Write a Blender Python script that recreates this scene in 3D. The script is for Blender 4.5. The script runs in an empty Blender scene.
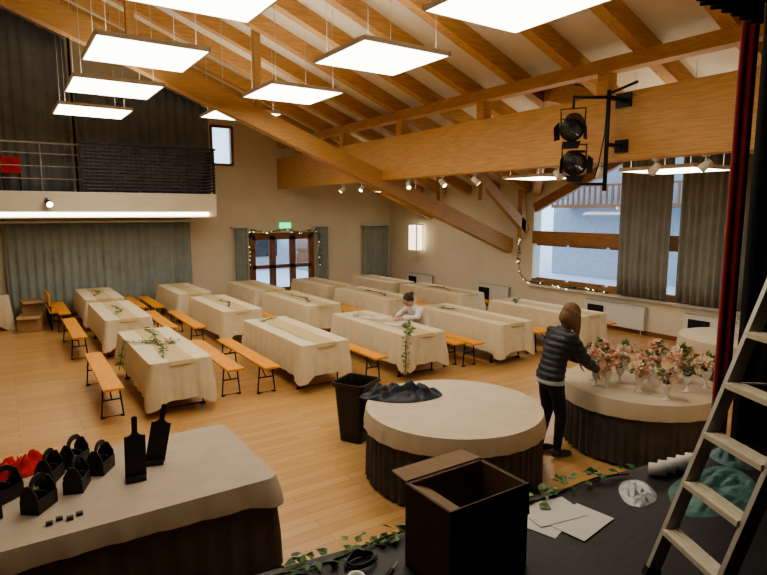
import bpy, bmesh, math, random
from mathutils import Vector, Matrix, noise
R = random.Random(7)
scene = bpy.context.scene
H = 2.8

# ------------------------------------------------------------------ materials
def mat(name, col, rough=0.6, metal=0.0, var=0.0, scale=4.0, bump=0.0, bscale=30.0, stretch=(1,1,1), emit=None, estr=0.0, sheen=0.0):
    m = bpy.data.materials.new(name); m.use_nodes = True
    nt = m.node_tree; b = nt.nodes['Principled BSDF']
    b.inputs['Base Color'].default_value = (*col, 1)
    b.inputs['Roughness'].default_value = rough
    b.inputs['Metallic'].default_value = metal
    if sheen: b.inputs['Sheen Weight'].default_value = sheen
    if emit:
        b.inputs['Emission Color'].default_value = (*emit, 1); b.inputs['Emission Strength'].default_value = estr
    tc = nt.nodes.new('ShaderNodeTexCoord'); mp = nt.nodes.new('ShaderNodeMapping')
    mp.inputs['Scale'].default_value = stretch
    nt.links.new(tc.outputs['Object'], mp.inputs['Vector'])
    if var > 0:
        n = nt.nodes.new('ShaderNodeTexNoise'); n.inputs['Scale'].default_value = scale; n.inputs['Detail'].default_value = 5
        nt.links.new(mp.outputs[0], n.inputs['Vector'])
        r = nt.nodes.new('ShaderNodeValToRGB')
        r.color_ramp.elements[0].position = 0.3; r.color_ramp.elements[1].position = 0.7
        r.color_ramp.elements[0].color = (*[max(0, c*(1-var)) for c in col], 1)
        r.color_ramp.elements[1].color = (*[min(1, c*(1+var)) for c in col], 1)
        nt.links.new(n.outputs['Fac'], r.inputs['Fac']); nt.links.new(r.outputs[0], b.inputs['Base Color'])
    if bump > 0:
        n2 = nt.nodes.new('ShaderNodeTexNoise'); n2.inputs['Scale'].default_value = bscale
        nt.links.new(mp.outputs[0], n2.inputs['Vector'])
        bp = nt.nodes.new('ShaderNodeBump'); bp.inputs['Strength'].default_value = bump; bp.inputs['Distance'].default_value = 0.01
        nt.links.new(n2.outputs['Fac'], bp.inputs['Height']); nt.links.new(bp.outputs[0], b.inputs['Normal'])
    return m

def floor_mat():
    m = bpy.data.materials.new('oak_laminate'); m.use_nodes = True
    nt = m.node_tree; b = nt.nodes['Principled BSDF']
    tc = nt.nodes.new('ShaderNodeTexCoord')
    br = nt.nodes.new('ShaderNodeTexBrick')
    br.inputs['Color1'].default_value = (0.60, 0.345, 0.135, 1); br.inputs['Color2'].default_value = (0.72, 0.44, 0.19, 1)
    br.inputs['Mortar'].default_value = (0.40, 0.21, 0.08, 1)
    br.inputs['Scale'].default_value = 1; br.inputs['Brick Width'].default_value = 1.1; br.inputs['Row Height'].default_value = 0.13
    br.inputs['Mortar Size'].default_value = 0.003; br.offset = 0.37
    nt.links.new(tc.outputs['Object'], br.inputs['Vector'])
    mp = nt.nodes.new('ShaderNodeMapping'); mp.inputs['Scale'].default_value = (1.2, 14, 1)
    nt.links.new(tc.outputs['Object'], mp.inputs['Vector'])
    n = nt.nodes.new('ShaderNodeTexNoise'); n.inputs['Scale'].default_value = 2.2; n.inputs['Detail'].default_value = 6
    nt.links.new(mp.outputs[0], n.inputs['Vector'])
    mx = nt.nodes.new('ShaderNodeMix'); mx.data_type = 'RGBA'; mx.blend_type = 'MULTIPLY'; mx.inputs['Factor'].default_value = 0.3
    nt.links.new(br.outputs['Color'], mx.inputs[6]); nt.links.new(n.outputs['Fac'], mx.inputs[7])
    nt.links.new(mx.outputs[2], b.inputs['Base Color'])
    b.inputs['Roughness'].default_value = 0.3
    return m

def glass_mat():
    m = bpy.data.materials.new('window_glass'); m.use_nodes = True
    nt = m.node_tree; nt.nodes.clear()
    o = nt.nodes.new('ShaderNodeOutputMaterial'); mix = nt.nodes.new('ShaderNodeMixShader'); mix.inputs[0].default_value = 0.07
    t = nt.nodes.new('ShaderNodeBsdfTransparent'); g = nt.nodes.new('ShaderNodeBsdfGlossy'); g.inputs['Roughness'].default_value = 0.03
    t.inputs[0].default_value = (0.9, 0.95, 1, 1)
    nt.links.new(t.outputs[0], mix.inputs[1]); nt.links.new(g.outputs[0], mix.inputs[2]); nt.links.new(mix.outputs[0], o.inputs[0])
    return m

M = {}
M['floor'] = floor_mat(); M['glass'] = glass_mat()
M['wall'] = mat('plaster_cream', (0.77, 0.69, 0.54), 0.9, var=0.04, scale=1.5, bump=0.1, bscale=80)
M['ceil'] = mat('ceiling_white', (0.74, 0.67, 0.54), 0.9, var=0.03)
M['beam'] = mat('glulam_spruce', (0.60, 0.345, 0.135), 0.55, var=0.16, scale=3, stretch=(9, 1, 14), bump=0.1)
M['chord'] = mat('glulam_chord', (0.50, 0.285, 0.115), 0.55, var=0.16, scale=3, stretch=(1, 9, 14), bump=0.1)
M['rafter'] = mat('rafter_spruce', (0.54, 0.30, 0.12), 0.6, var=0.2, scale=3, stretch=(1.0, 12, 12))
M['wood_br'] = mat('brown_wood', (0.26, 0.11, 0.045), 0.5, var=0.25, scale=4, stretch=(8, 8, 1))
M['wframe'] = mat('window_frame_wood', (0.36, 0.18, 0.075), 0.5, var=0.2, scale=4, stretch=(8, 1, 8))
M['orange'] = mat('bench_orange', (0.80, 0.34, 0.05), 0.42, var=0.13, scale=5, stretch=(12, 1, 1))
M['steel_d'] = mat('dark_steel', (0.03, 0.035, 0.035), 0.45, 0.6)
M['cloth'] = mat('ivory_cloth', (0.72, 0.62, 0.44), 0.9, var=0.05, scale=6, bump=0.15, bscale=120)
M['runner'] = mat('jute_runner', (0.58, 0.46, 0.26), 0.95, var=0.12, scale=60, bump=0.3, bscale=200)
M['skirt'] = mat('dark_skirt', (0.085, 0.072, 0.068), 0.85, var=0.2, scale=4)
M['cloth2'] = mat('taupe_cloth', (0.58, 0.49, 0.37), 0.92, var=0.05, scale=5, bump=0.1, bscale=120)
M['cloth3'] = mat('greybeige_cloth', (0.48, 0.40, 0.31), 0.92, var=0.06, scale=5, bump=0.1, bscale=120)
M['curt'] = mat('greygreen_curtain', (0.33, 0.37, 0.34), 0.9, var=0.1, scale=3)
M['curt_d'] = mat('slate_curtain', (0.25, 0.275, 0.29), 0.9, var=0.12, scale=3)
M['curt_w'] = mat('grey_window_curtain', (0.26, 0.26, 0.235), 0.9, var=0.1, scale=3)
M['red'] = mat('red_velvet', (0.28, 0.008, 0.012), 0.8, sheen=0.3, var=0.1)
M['black'] = mat('black_drape', (0.006, 0.006, 0.007), 0.95)
M['blackp'] = mat('black_plastic', (0.018, 0.018, 0.02), 0.4)
M['stage'] = mat('stage_black', (0.02, 0.018, 0.018), 0.5, var=0.4, scale=6, stretch=(1, 8, 1))
M['white'] = mat('white_paint', (0.78, 0.76, 0.72), 0.5, var=0.02)
M['frame'] = mat('lamp_frame', (0.7, 0.68, 0.62), 0.5, 0.2)
M['panel'] = mat('luminous_panel', (1, 1, 1), 0.5, emit=(1.0, 0.94, 0.80), estr=7.5)
M['ceilfill'] = mat('added_ceiling_fill_glow', (1, 1, 1), 0.5, emit=(1.0, 0.92, 0.76), estr=2.6)  # added glow for the panel tops, brightens the ceiling
M['tube'] = mat('luminous_tube', (1, 1, 1), 0.5, emit=(1.0, 0.88, 0.68), estr=6.0)
M['bulb'] = mat('warm_bulb', (1, 1, 1), 0.5, emit=(1.0, 0.8, 0.5), estr=12.0)
M['lantern'] = mat('lantern_paper', (1, 1, 1), 0.5, emit=(1.0, 0.88, 0.62), estr=2.2)
M['green_s'] = mat('exit_green', (0.02, 0.5, 0.2), 0.5, emit=(0.05, 1, 0.4), estr=1.6)
M['leaf'] = mat('ivy_leaf', (0.05, 0.14, 0.035), 0.5, var=0.5, scale=20)
M['leaf2'] = mat('sage_leaf', (0.16, 0.27, 0.10), 0.6, var=0.3, scale=20)
M['stem'] = mat('stem', (0.10, 0.12, 0.04), 0.7)
M['pink'] = mat('rose_pink', (0.82, 0.50, 0.42), 0.7, var=0.15, scale=30)
M['blush'] = mat('rose_blush', (0.86, 0.66, 0.52), 0.7, var=0.1, scale=30)
M['ivory'] = mat('rose_ivory', (0.85, 0.78, 0.62), 0.7, var=0.08, scale=30)
M['coral'] = mat('rose_coral', (0.74, 0.34, 0.26), 0.7, var=0.2, scale=30)
M['ceramic'] = mat('vase_ceramic', (0.78, 0.76, 0.72), 0.2)
M['card'] = mat('cardboard', (0.42, 0.27, 0.14), 0.9, var=0.1, scale=8)
M['card_d'] = mat('dark_cardboard', (0.115, 0.076, 0.052), 0.75, var=0.2, scale=8)
M['card_i'] = mat('cardboard_inside', (0.27, 0.175, 0.105), 0.85, var=0.1, scale=8)
M['paper'] = mat('paper', (0.66, 0.63, 0.58), 0.8, var=0.02)
M['alu'] = mat('aluminium', (0.50, 0.47, 0.42), 0.45, 0.45)
M['step'] = mat('ladder_step', (0.74, 0.66, 0.52), 0.5, 0.1, var=0.1, scale=20)
M['teal'] = mat('teal_fabric', (0.08, 0.17, 0.155), 0.6, var=0.4, scale=10)
M['film'] = mat('plastic_film', (0.45, 0.5, 0.5), 0.15, var=0.3, scale=14)
M['redc'] = mat('red_cloth', (0.65, 0.03, 0.02), 0.8, var=0.2, scale=8)
M['bblack'] = mat('board_black', (0.022, 0.018, 0.016), 0.5, var=0.3, scale=8)
M['skin'] = mat('skin', (0.62, 0.36, 0.26), 0.55, var=0.05, scale=20)
M['lips'] = mat('lips', (0.45, 0.14, 0.12), 0.5)
M['eye'] = mat('eye_white', (0.8, 0.8, 0.78), 0.2)
M['iris'] = mat('iris', (0.05, 0.03, 0.02), 0.2)
M['hair_b'] = mat('hair_lightbrown', (0.20, 0.11, 0.052), 0.55, var=0.4, scale=12, stretch=(8, 8, 0.8))
M['hair_d'] = mat('hair_dark', (0.045, 0.027, 0.02), 0.5, var=0.4, scale=12, stretch=(8, 8, 1))
M['jacket'] = mat('navy_jacket', (0.022, 0.026, 0.038), 0.5, var=0.2, scale=9)
M['pants'] = mat('black_trousers', (0.016, 0.016, 0.02), 0.8, var=0.2, scale=8)
M['shirt'] = mat('pale_shirt', (0.42, 0.52, 0.54), 0.85)
M['sweater'] = mat('white_sweater', (0.76, 0.73, 0.68), 0.95, var=0.06, scale=20, bump=0.4, bscale=150)
M['jeans'] = mat('dark_jeans', (0.04, 0.055, 0.09), 0.85)
M['shoe'] = mat('shoe', (0.05, 0.05, 0.055), 0.6)
M['sole'] = mat('shoe_sole', (0.7, 0.7, 0.68), 0.6)
M['snow'] = mat('snow', (0.72, 0.77, 0.84), 0.9, var=0.04)
M['house'] = mat('house_render', (0.42, 0.44, 0.47), 0.9, var=0.08)
M['slate'] = mat('dark_slats', (0.03, 0.03, 0.035), 0.5)
M['tape'] = mat('tape_roll', (0.35, 0.30, 0.2), 0.4)

# ------------------------------------------------------------------ mesh builder
class MB:
    def __init__(s): s.v=[]; s.f=[]; s.m=[]; s.sm=[]; s.mats=[]
    def mi(s, m):
        if m not in s.mats: s.mats.append(m)
        return s.mats.index(m)
    def add(s, vs, fs, m, smooth=False):
        o = len(s.v); k = s.mi(m)
        s.v += [tuple(v) for v in vs]
        for f in fs: s.f.append([o+i for i in f]); s.m.append(k); s.sm.append(smooth)
    def box(s, x0,x1,y0,y1,z0,z1, m, mtx=None):
        vs=[Vector(p) for p in [(x0,y0,z0),(x1,y0,z0),(x1,y1,z0),(x0,y1,z0),(x0,y0,z1),(x1,y0,z1),(x1,y1,z1),(x0,y1,z1)]]
        if mtx: vs=[mtx@v for v in vs]
        s.add(vs,[(0,3,2,1),(4,5,6,7),(0,1,5,4),(1,2,6,5),(2,3,7,6),(3,0,4,7)],m)
    def beam(s, p0, p1, w, h, m, up=(0,0,1)):
        p0=Vector(p0);p1=Vector(p1);d=(p1-p0).normalized();u=Vector(up)
        r=d.cross(u).normalized();u=r.cross(d).normalized()
        vs=[]
        for p in (p0,p1):
            for a,b in ((-1,-1),(1,-1),(1,1),(-1,1)): vs.append(p+r*a*w/2+u*b*h/2)
        s.add(vs,[(0,1,2,3),(7,6,5,4),(0,4,5,1),(1,5,6,2),(2,6,7,3),(3,7,4,0)],m)
    def tube(s, path, r, m, n=8, caps=True):
        path=[Vector(p) for p in path]
        rs = r if isinstance(r,(list,tuple)) else [r]*len(path)
        vs=[];prev=None
        for i,p in enumerate(path):
            if i==0: d=path[1]-path[0]
            elif i==len(path)-1: d=path[-1]-path[-2]
            else: d=(path[i+1]-path[i]).normalized()+(path[i]-path[i-1]).normalized()
            d.normalize()
            if prev is None:
                a=Vector((0,0,1)) if abs(d.z)<0.9 else Vector((1,0,0))
            else: a=prev
            x=d.cross(a).normalized();y=x.cross(d).normalized();prev=y
            for k in range(n):
                t=2*math.pi*k/n; vs.append(p+(x*math.cos(t)+y*math.sin(t))*rs[i])
        fs=[]
        for i in range(len(path)-1):
            for k in range(n):
                fs.append((i*n+k,i*n+(k+1)%n,(i+1)*n+(k+1)%n,(i+1)*n+k))
        if caps: fs.append(tuple(range(n))[::-1]); fs.append(tuple((len(path)-1)*n+k for k in range(n)))
        s.add(vs,fs,m,True)
    def lathe(s, prof, m, c=(0,0,0), n=20, mtx=None):
        c=Vector(c);vs=[]
        for r,z in prof:
            for k in range(n):
                t=2*math.pi*k/n; p=Vector((r*math.cos(t),r*math.sin(t),z))
                if mtx: p=mtx@p
                vs.append(p+c)
        fs=[]
        for i in range(len(prof)-1):
            for k in range(n): fs.append((i*n+k,i*n+(k+1)%n,(i+1)*n+(k+1)%n,(i+1)*n+k))
        fs.append(tuple(range(n))[::-1]); fs.append(tuple((len(prof)-1)*n+k for k in range(n)))
        s.add(vs,fs,m,True)
    def ell(s, c, r, m, rot=None, n=16, k=10):
        c=Vector(c);vs=[]
        for i in range(k+1):
            ph=math.pi*i/k
            for j in range(n):
                t=2*math.pi*j/n
                p=Vector((r[0]*math.sin(ph)*math.cos(t),r[1]*math.sin(ph)*math.sin(t),r[2]*math.cos(ph)))
                if rot: p=rot@p
                vs.append(c+p)
        fs=[(i*n+j,(i+1)*n+j,(i+1)*n+(j+1)%n,i*n+(j+1)%n) for i in range(k) for j in range(n)]
        s.add(vs,fs,m,True)
    def rcone(s, p0,p1,r0,r1,m,n=14):
        p0=Vector(p0);p1=Vector(p1);d=(p1-p0);L=d.length;d.normalize()
        path=[];rs=[]
        for a in (-90,-65,-40,-20): path.append(p0+d*r0*math.sin(math.radians(a)));rs.append(max(r0*math.cos(math.radians(a)),0.0008))
        for q in range(5): path.append(p0+d*L*q/4);rs.append(r0+(r1-r0)*q/4)
        for a in (20,40,65,90): path.append(p1+d*r1*math.sin(math.radians(a)));rs.append(max(r1*math.cos(math.radians(a)),0.0008))
        s.tube(path,rs,m,n)
    def loft(s, rings, m, n=24):
        vs=[]
        for c,rx,ry,tl in rings:
            rot=Matrix.Rotation(tl,3,'Y')
            for k in range(n):
                t=2*math.pi*k/n
                vs.append(Vector(c)+rot@Vector((rx*math.cos(t),ry*math.sin(t),0)))
        fs=[(i*n+k,i*n+(k+1)%n,(i+1)*n+(k+1)%n,(i+1)*n+k) for i in range(len(rings)-1) for k in range(n)]
        fs.append(tuple(range(n))[::-1]); fs.append(tuple((len(rings)-1)*n+k for k in range(n)))
        s.add(vs,fs,m,True)
    def prism(s, pts, off, m):
        off=Vector(off);n=len(pts);vs=[Vector(p) for p in pts]+[Vector(p)+off for p in pts]
        fs=[tuple(range(n)),tuple(range(2*n-1,n-1,-1))]
        for i in range(n): fs.append((i,(i+1)%n+0,(i+1)%n+n,i+n)[::-1])
        s.add(vs,fs,m)
    def mesh(s, name):
        me=bpy.data.meshes.new(name); me.from_pydata(s.v,[],s.f)
        for m in s.mats: me.materials.append(m)
        me.polygons.foreach_set('material_index',s.m); me.polygons.foreach_set('use_smooth',s.sm)
        me.update()
        bm=bmesh.new();bm.from_mesh(me);bmesh.ops.recalc_face_normals(bm,faces=bm.faces);bm.to_mesh(me);bm.free()
        return me
    def obj(s, name, loc=(0,0,0), rz=0, parent=None, bevel=0):
        o=bpy.data.objects.new(name,s.mesh(name)); scene.collection.objects.link(o)
        o.location=loc;o.rotation_euler=(0,0,rz)
        if parent: o.parent=parent
        if bevel:
            b=o.modifiers.new('bev','BEVEL');b.width=bevel;b.segments=2;b.limit_method='ANGLE'
        return o
def inst(me,name,loc,rz=0,sc=None):
    o=bpy.data.objects.new(name,me);scene.collection.objects.link(o);o.location=loc;o.rotation_euler=(0,0,rz)
    if sc: o.scale=sc
    return o

# ------------------------------------------------------------------ room constants
XR=12.1; YB=17.7; XL=-5.0; YF=2.0; RIDGE=-1.0; SL=0.385
def deck(x):
    if x>=RIDGE: return 3.6+SL*(XR-x)
    return 3.6+SL*(XR-RIDGE)-SL*(RIDGE-x)
def edgeY(x): return 2.45-0.13*x

b=MB(); b.box(XL-.2,XR+.3,YF-4.8,YB+.3,-.2,0,M['floor']); b.obj('floor')
DX0,DX1,DZ=6.6,8.9,2.12
WX0,WX1,WZ0,WZ1=5.5,6.15,4.25,5.4
b=MB(); T=0.3
def bw(x0,x1,z0,z1):
    a=z1(x0) if callable(z1) else z1; c=z1(x1) if callable(z1) else z1
    b.prism([(x0,YB,z0),(x1,YB,z0),(x1,YB,c),(x0,YB,a)],(0,T,0),M['wall'])
dk=lambda x:deck(x)+.1
bw(XL,RIDGE,0,dk); bw(RIDGE,WX0,0,dk)
bw(WX0,WX1,0,WZ0); bw(WX0,WX1,WZ1,dk); bw(WX1,DX0,0,dk); bw(DX0,DX1,DZ,dk); bw(DX1,XR,0,dk)
b.obj('wall_back')
b=MB(); b.box(XL-.3,XL,YF-4.8,YB+.3,0,deck(XL)+.1,M['wall']); b.obj('wall_left')
DR=5.1; DY0,DY1,DYM=3.3,10.7,7.0
WY0,WY1=4.3,10.75; WS=0.85
def wtop(y): return 4.62-0.44*abs(y-7.0)
def dorm(y): return DR-(DR-3.6)/3.7*abs(y-DYM)
b=MB()
def rw(pts): b.prism([(XR,y,z) for y,z in pts],(T,0,0),M['wall'])
rw([(YF-.3,0),(WY0,0),(WY0,dorm(WY0)+.1),(DY0,3.7),(YF-.3,3.7)])
rw([(WY0,0),(WY1,0),(WY1,WS),(WY0,WS)])
rw([(WY1,0),(YB+.3,0),(YB+.3,3.7),(WY1,3.7)])
rw([(WY0,wtop(WY0)),(7,wtop(7)),(WY1,wtop(WY1)),(WY1,3.7),(7,DR+.1),(WY0,dorm(WY0)+.1)])
b.obj('wall_right')
b=MB()
b.box(4.6,XR+.3,YF-.25,YF-.02,0,5.6,M['wall']); b.prism([(4.6,YF-.25,5.6),(XR,YF-.25,5.6),(XR,YF-.25,deck(XR)),(7,YF-.25,deck(7)),(4.6,YF-.25,deck(4.6))],(0,.23,0),M['wall'])
b.prism([(XL,YF-.25,4.3),(4.6,YF-.25,4.3),(4.6,YF-.25,deck(4.6)),(RIDGE,YF-.25,deck(RIDGE)),(XL,YF-.25,deck(XL))],(0,.23,0),M['wall'])
b.obj('wall_front')
b=MB()
b.box(XL-.2,5.2,-3.0,-2.8,0,4.6,M['black']); b.box(5.0,5.2,-3,YF-.25,0,4.6,M['black'])
b.obj('wall_stage')
b=MB(); b.box(XL-.2,5.2,-3,YF-.25,4.5,4.6,M['black']); b.obj('ceiling_stage')
b=MB(); D=0.2
def slab(pts): b.prism(pts,(0,0,D),M['ceil'])
Y0=YF-.3;Y1=YB+.3
P=lambda x,y:(x,y,deck(x))
slab([P(XL,Y0),P(RIDGE,Y0),P(RIDGE,Y1),P(XL,Y1)])
XV=XR-(DR-3.6)/SL
slab([P(RIDGE,Y0),P(XV,Y0),P(XV,Y1),P(RIDGE,Y1)])
slab([P(XV,Y0),P(XR+.3,Y0),P(XR+.3,DY0),P(XR,DY0),P(XV,DYM)])
slab([P(XV,DYM),P(XR,DY1),P(XR+.3,DY1),P(XR+.3,Y1),P(XV,Y1)])
slab([(XV,DYM,DR),(XR,DY0,3.6),(XR+.3,DY0,3.6),(XR+.3,DYM,DR)])
slab([(XV,DYM,DR),(XR+.3,DYM,DR),(XR+.3,DY1,3.6),(XR,DY1,3.6)])
b.obj('ceiling')

# ------------------------------------------------------------------ timber
XBM=7.75
b=MB(); b.box(XBM-.13,XBM+.13,YF,YB,3.55,4.52,M['beam'])
b.obj('glulam_beam',bevel=.01)
b=MB(); b.box(XBM-.12,XBM+.12,YF,YB,4.86,5.06,M['beam'])
y=2.9
while y<YB:
    b.box(XBM-.1,XBM+.1,y-.1,y+.1,4.53,4.87,M['beam']); y+=2.65
b.obj('roof_purlin',bevel=.008)
b=MB()
YT=11.6
def ch(x): return 3.5+SL*(XBM-x)
b.beam((RIDGE,YT,ch(RIDGE)),(XR,YT,ch(XR)),.24,.40,M['chord'])
b.beam((RIDGE,YT,ch(RIDGE)),(XL,YT,ch(RIDGE)-SL*4),.24,.40,M['chord'])
for x in (-.5,2.2,4.6,9.5): b.beam((x,YT,ch(x)),(x,YT,deck(x)),.14,.14,M['chord'],up=(0,1,0))
b.obj('roof_truss')
b=MB()
b.beam((8.9,15.2,3.9),(XR,15.2,2.7),.2,.3,M['chord']); b.beam((8.9,15.2,3.9),(8.9,15.2,deck(8.9)),.16,.16,M['chord'],up=(0,1,0))
b.obj('roof_strut')
b=MB(); y=2.55
while y<YB:
    xe=XR
    if DY0<y<DY1: xe = XV+ (XR-XV)*abs(y-DYM)/3.7 -.05
    b.beam((RIDGE,y,deck(RIDGE)-.14),(xe,y,deck(xe)-.14),.19,.28,M['rafter'])
    b.beam((RIDGE,y,deck(RIDGE)-.14),(XL,y,deck(XL)-.14),.19,.28,M['rafter'])
    y+=1.2
b.beam((XV,DYM,DR-.2),(XR,DY1,3.4),.2,.36,M['rafter']); b.beam((XV,DYM,DR-.2),(XR,DY0,3.4),.2,.36,M['rafter'])
b.beam((XV,DYM,DR-.15),(XR,DYM,DR-.15),.18,.28,M['rafter'])
for x in (9.6,10.6,11.6):
    w=(x-XV)/(XR-XV)*3.7
    for sg in (-1,1):
        b.beam((x,DYM,DR-.12),(x,DYM+sg*w,dorm(DYM+w)-.12),.12,.2,M['rafter'])
b.obj('roof_rafters')
b=MB(); b.beam((11.9,11.0,2.1),(11.9,11.0,deck(11.9)),.16,.16,M['chord'],up=(0,1,0)); b.beam((9.6,11.0,deck(9.6)-.3),(XR,11.0,2.3),.16,.26,M['chord'])
b.beam((10.4,11.0,3.1),(10.4,11.0,deck(10.4)),.14,.14,M['chord'],up=(0,1,0)); b.obj('window_strut')

# ------------------------------------------------------------------ light panels
def panel(cx,cy,z=4.9,S=1.36):
    b=MB(); h=S/2; wl=deck(cx)-z
    b.box(-h,h,-h,h,0,.03,M['panel']); b.box(-h*.9,h*.9,-h*.9,h*.9,.031,.05,M['ceilfill'])  # lamp face below, added fill glow for the ceiling on top
    for s in (-1,1):
        b.box(s*h-.012,s*h+.012,-h-.012,h+.012,-.004,.055,M['frame']); b.box(-h,h,s*h-.012,s*h+.012,-.004,.055,M['frame'])
    for sx in (-1,1):
        for sy in (-1,1):
            b.tube([(sx*h*.8,sy*h*.8,.05),(sx*h*.8,sy*h*.8,wl-sx*h*.8*SL)],.004,M['frame'],5)
    b.obj('ceiling_light_panel',(cx,cy,z))
for cy in (2.9,5.75,8.5,11.05,13.8): panel(1.78,cy)
for cy in (4.35,6.9,9.8,12.5): panel(4.55,cy)
panel(9.0,5.1,3.45,1.2); panel(9.5,8.3,3.5,1.1); panel(9.8,14.0,3.4,1.0)

# ------------------------------------------------------------------ windows
b=MB()
def fr(p,q,w=.16,t=.14): b.beam((XR+.06,p[0],p[1]),(XR+.06,q[0],q[1]),t,w,M['wframe'])
fr((WY0,WS+.06),(WY1,WS+.06)); fr((WY1-.07,WS),(WY1-.07,wtop(WY1)))
fr((WY0+.07,WS),(WY0+.07,wtop(WY0)))
fr((WY1,wtop(WY1)-.06),(7,wtop(7)-.06),.24); fr((WY0,wtop(WY0)-.06),(7,wtop(7)-.06),.24)
fr((WY0,2.12),(WY1,2.12),.34,.2)
for y in (9.62,8.45,7.25,6.0): fr((y,WS),(y,wtop(y)-.05),.19)
for y0,y1 in ((9.69,10.62),(8.52,9.55),(7.32,8.38)):
    fr((y0+.03,WS+.12),(y0+.03,1.96),.06,.1);fr((y1-.03,WS+.12),(y1-.03,1.96),.06,.1);fr((y0,WS+.15),(y1,WS+.15),.06,.1);fr((y0,1.93),(y1,1.93),.06,.1)
b.box(XR+.05,XR+.06,WY0,WY1,WS,2.1,M['glass'])
b.prism([(XR+.05,WY0,2.1),(XR+.05,WY1,2.1),(XR+.05,WY1,wtop(WY1)),(XR+.05,7,wtop(7)),(XR+.05,WY0,wtop(WY0))],(.01,0,0),M['glass'])
b.box(XR-.10,XR+.02,WY0,WY1+.1,WS-.06,WS-.01,M['white'])
b.obj('window_1')
b=MB()
for x in (WX0,WX1): b.box(x-.04,x+.04,YB-.02,YB+.1,WZ0,WZ1,M['wood_br'])
for z in (WZ0,WZ1): b.box(WX0,WX1,YB-.02,YB+.1,z-.04,z+.04,M['wood_br'])
b.box(WX0,WX1,YB+.04,YB+.05,WZ0,WZ1,M['glass']); b.obj('window_2')
b=MB()
def dr(x0,x1,z0,z1,t=.1): b.box(x0,x1,YB-.03,YB-.03+t,z0,z1,M['wood_br'])
dr(DX0,DX0+.1,0,DZ);dr(DX1-.1,DX1,0,DZ);dr(DX0,DX1,DZ-.1,DZ)
for x0,x1 in ((DX0+.1,DX0+.78),(DX0+.8,DX0+1.5),(DX0+1.52,DX1-.1)):
    dr(x0,x0+.1,.01,DZ-.1,.07);dr(x1-.1,x1,.01,DZ-.1,.07);dr(x0,x1,.01,.3,.07);dr(x0,x1,DZ-.22,DZ-.1,.07);dr(x0,x1,.95,1.07,.07)
    b.box(x0+.1,x1-.1,YB,YB+.01,.25,DZ-.2,M['glass'])
b.tube([(DX0+.85,YB-.03,1.05),(DX0+.85,YB-.09,1.05),(DX0+.97,YB-.09,1.05)],.012,M['alu'],6)
b.tube([(DX0+1.57,YB-.03,1.05),(DX0+1.57,YB-.09,1.05),(DX0+1.67,YB-.09,1.05)],.012,M['alu'],6)
b.obj('door_1')
b=MB(); b.box(7.65,8.05,YB-.06,YB-.03,2.27,2.45,M['green_s']); b.box(7.63,8.07,YB-.03,YB,2.25,2.47,M['white']); b.obj('exit_sign')
b=MB(); b.box(XR+.3,60,-20,60,-.6,-.4,M['snow']); b.box(-40,XR+.3,YB+.4,60,-.6,-.1,M['snow']); b.obj('ground_snow')
b=MB()
b.box(24,32,2,20,-.4,6,M['house']); b.prism([(23.4,2,5.9),(32.6,2,5.9),(28,2,8.6)],(0,18,0),M['snow'])
for y in (4,7.5,11,14.5):
    for z in (.8,3.6): b.box(23.92,24.02,y,y+1.2,z,z+1.4,M['slate'])
b.box(22.6,24,3,19,3.0,3.15,M['wood_br']); b.box(22.6,22.68,3,19,3.95,4.05,M['wood_br'])
for i in range(54): b.box(22.62,22.66,3+i*.3,3.1+i*.3,3.1,4.0,M['wood_br'])
b.obj('neighbour_house')
b=MB(); b.box(4,20,27,31,-.4,4.5,M['house']); b.box(7,8.2,26.92,27.02,.6,2.2,M['slate']); b.box(10,11.5,26.92,27.02,.6,2.2,M['slate']);b.box(12.6,13.8,26.92,27.02,.2,2.2,M['wood_br']); b.obj('outbuilding')

# ------------------------------------------------------------------ curtains
def curtain(name,p0,p1,z0,z1,m,amp=.05,wl=.16,seed=0,nz=6):
    b=MB();p0=Vector((*p0,0));p1=Vector((*p1,0));d=p1-p0;L=d.length;d.normalize();nrm=Vector((-d.y,d.x,0))
    n=max(8,int(L/wl*8));rr=random.Random(seed);vs=[];ph=rr.random()*6
    jit=[rr.uniform(-1,1) for _ in range(n//8+3)]
    for k in range(nz+1):
        for i in range(n+1):
            s=L*i/n
            a=amp*(1+.35*jit[int(i/8)])*math.sin(2*math.pi*s/wl+ph+.5*math.sin(s*2+k*.15))
            p=p0+d*s+nrm*(a*(.75+.25*(1-k/nz)))
            zt=z1(p.x) if callable(z1) else z1
            vs.append((p.x,p.y,z0+(zt-z0)*k/nz))
    fs=[(k*(n+1)+i,k*(n+1)+i+1,(k+1)*(n+1)+i+1,(k+1)*(n+1)+i) for k in range(nz) for i in range(n)]
    b.add(vs,fs,m,True)
    o=b.obj(name); sm=o.modifiers.new('s','SOLIDIFY');sm.thickness=.006
    return o
curtain('curtain',(0.02,YB-.22),(4.7,YB-.22),.03,2.5,M['curt'],.05,.2,1)
curtain('curtain',(-2.2,YB-.22),(-.2,YB-.22),.03,2.5,M['curt'],.05,.2,1)
curtain('curtain',(6.08,YB-.14),(6.5,YB-.14),.03,2.3,M['curt'],.04,.12,2)
curtain('curtain',(8.95,YB-.14),(9.4,YB-.14),.03,2.3,M['curt'],.04,.12,3)
curtain('curtain',(10.85,YB-.14),(11.95,YB-.14),.03,2.3,M['curt'],.05,.16,4)
curtain('curtain',(-3,YB-.2),(1.7,YB-.2),3.32,lambda x:deck(x)-.35,M['curt_d'],.05,.25,5)
curtain('curtain',(1.85,YB-.2),(5.35,YB-.2),3.32,lambda x:min(6.3,deck(x)-.35),M['curt_d'],.05,.25,6)
curtain('curtain',(XR-.22,8.0),(XR-.22,6.75),.9,lambda x:4.2,M['curt_w'],.045,.15,7)
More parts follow.
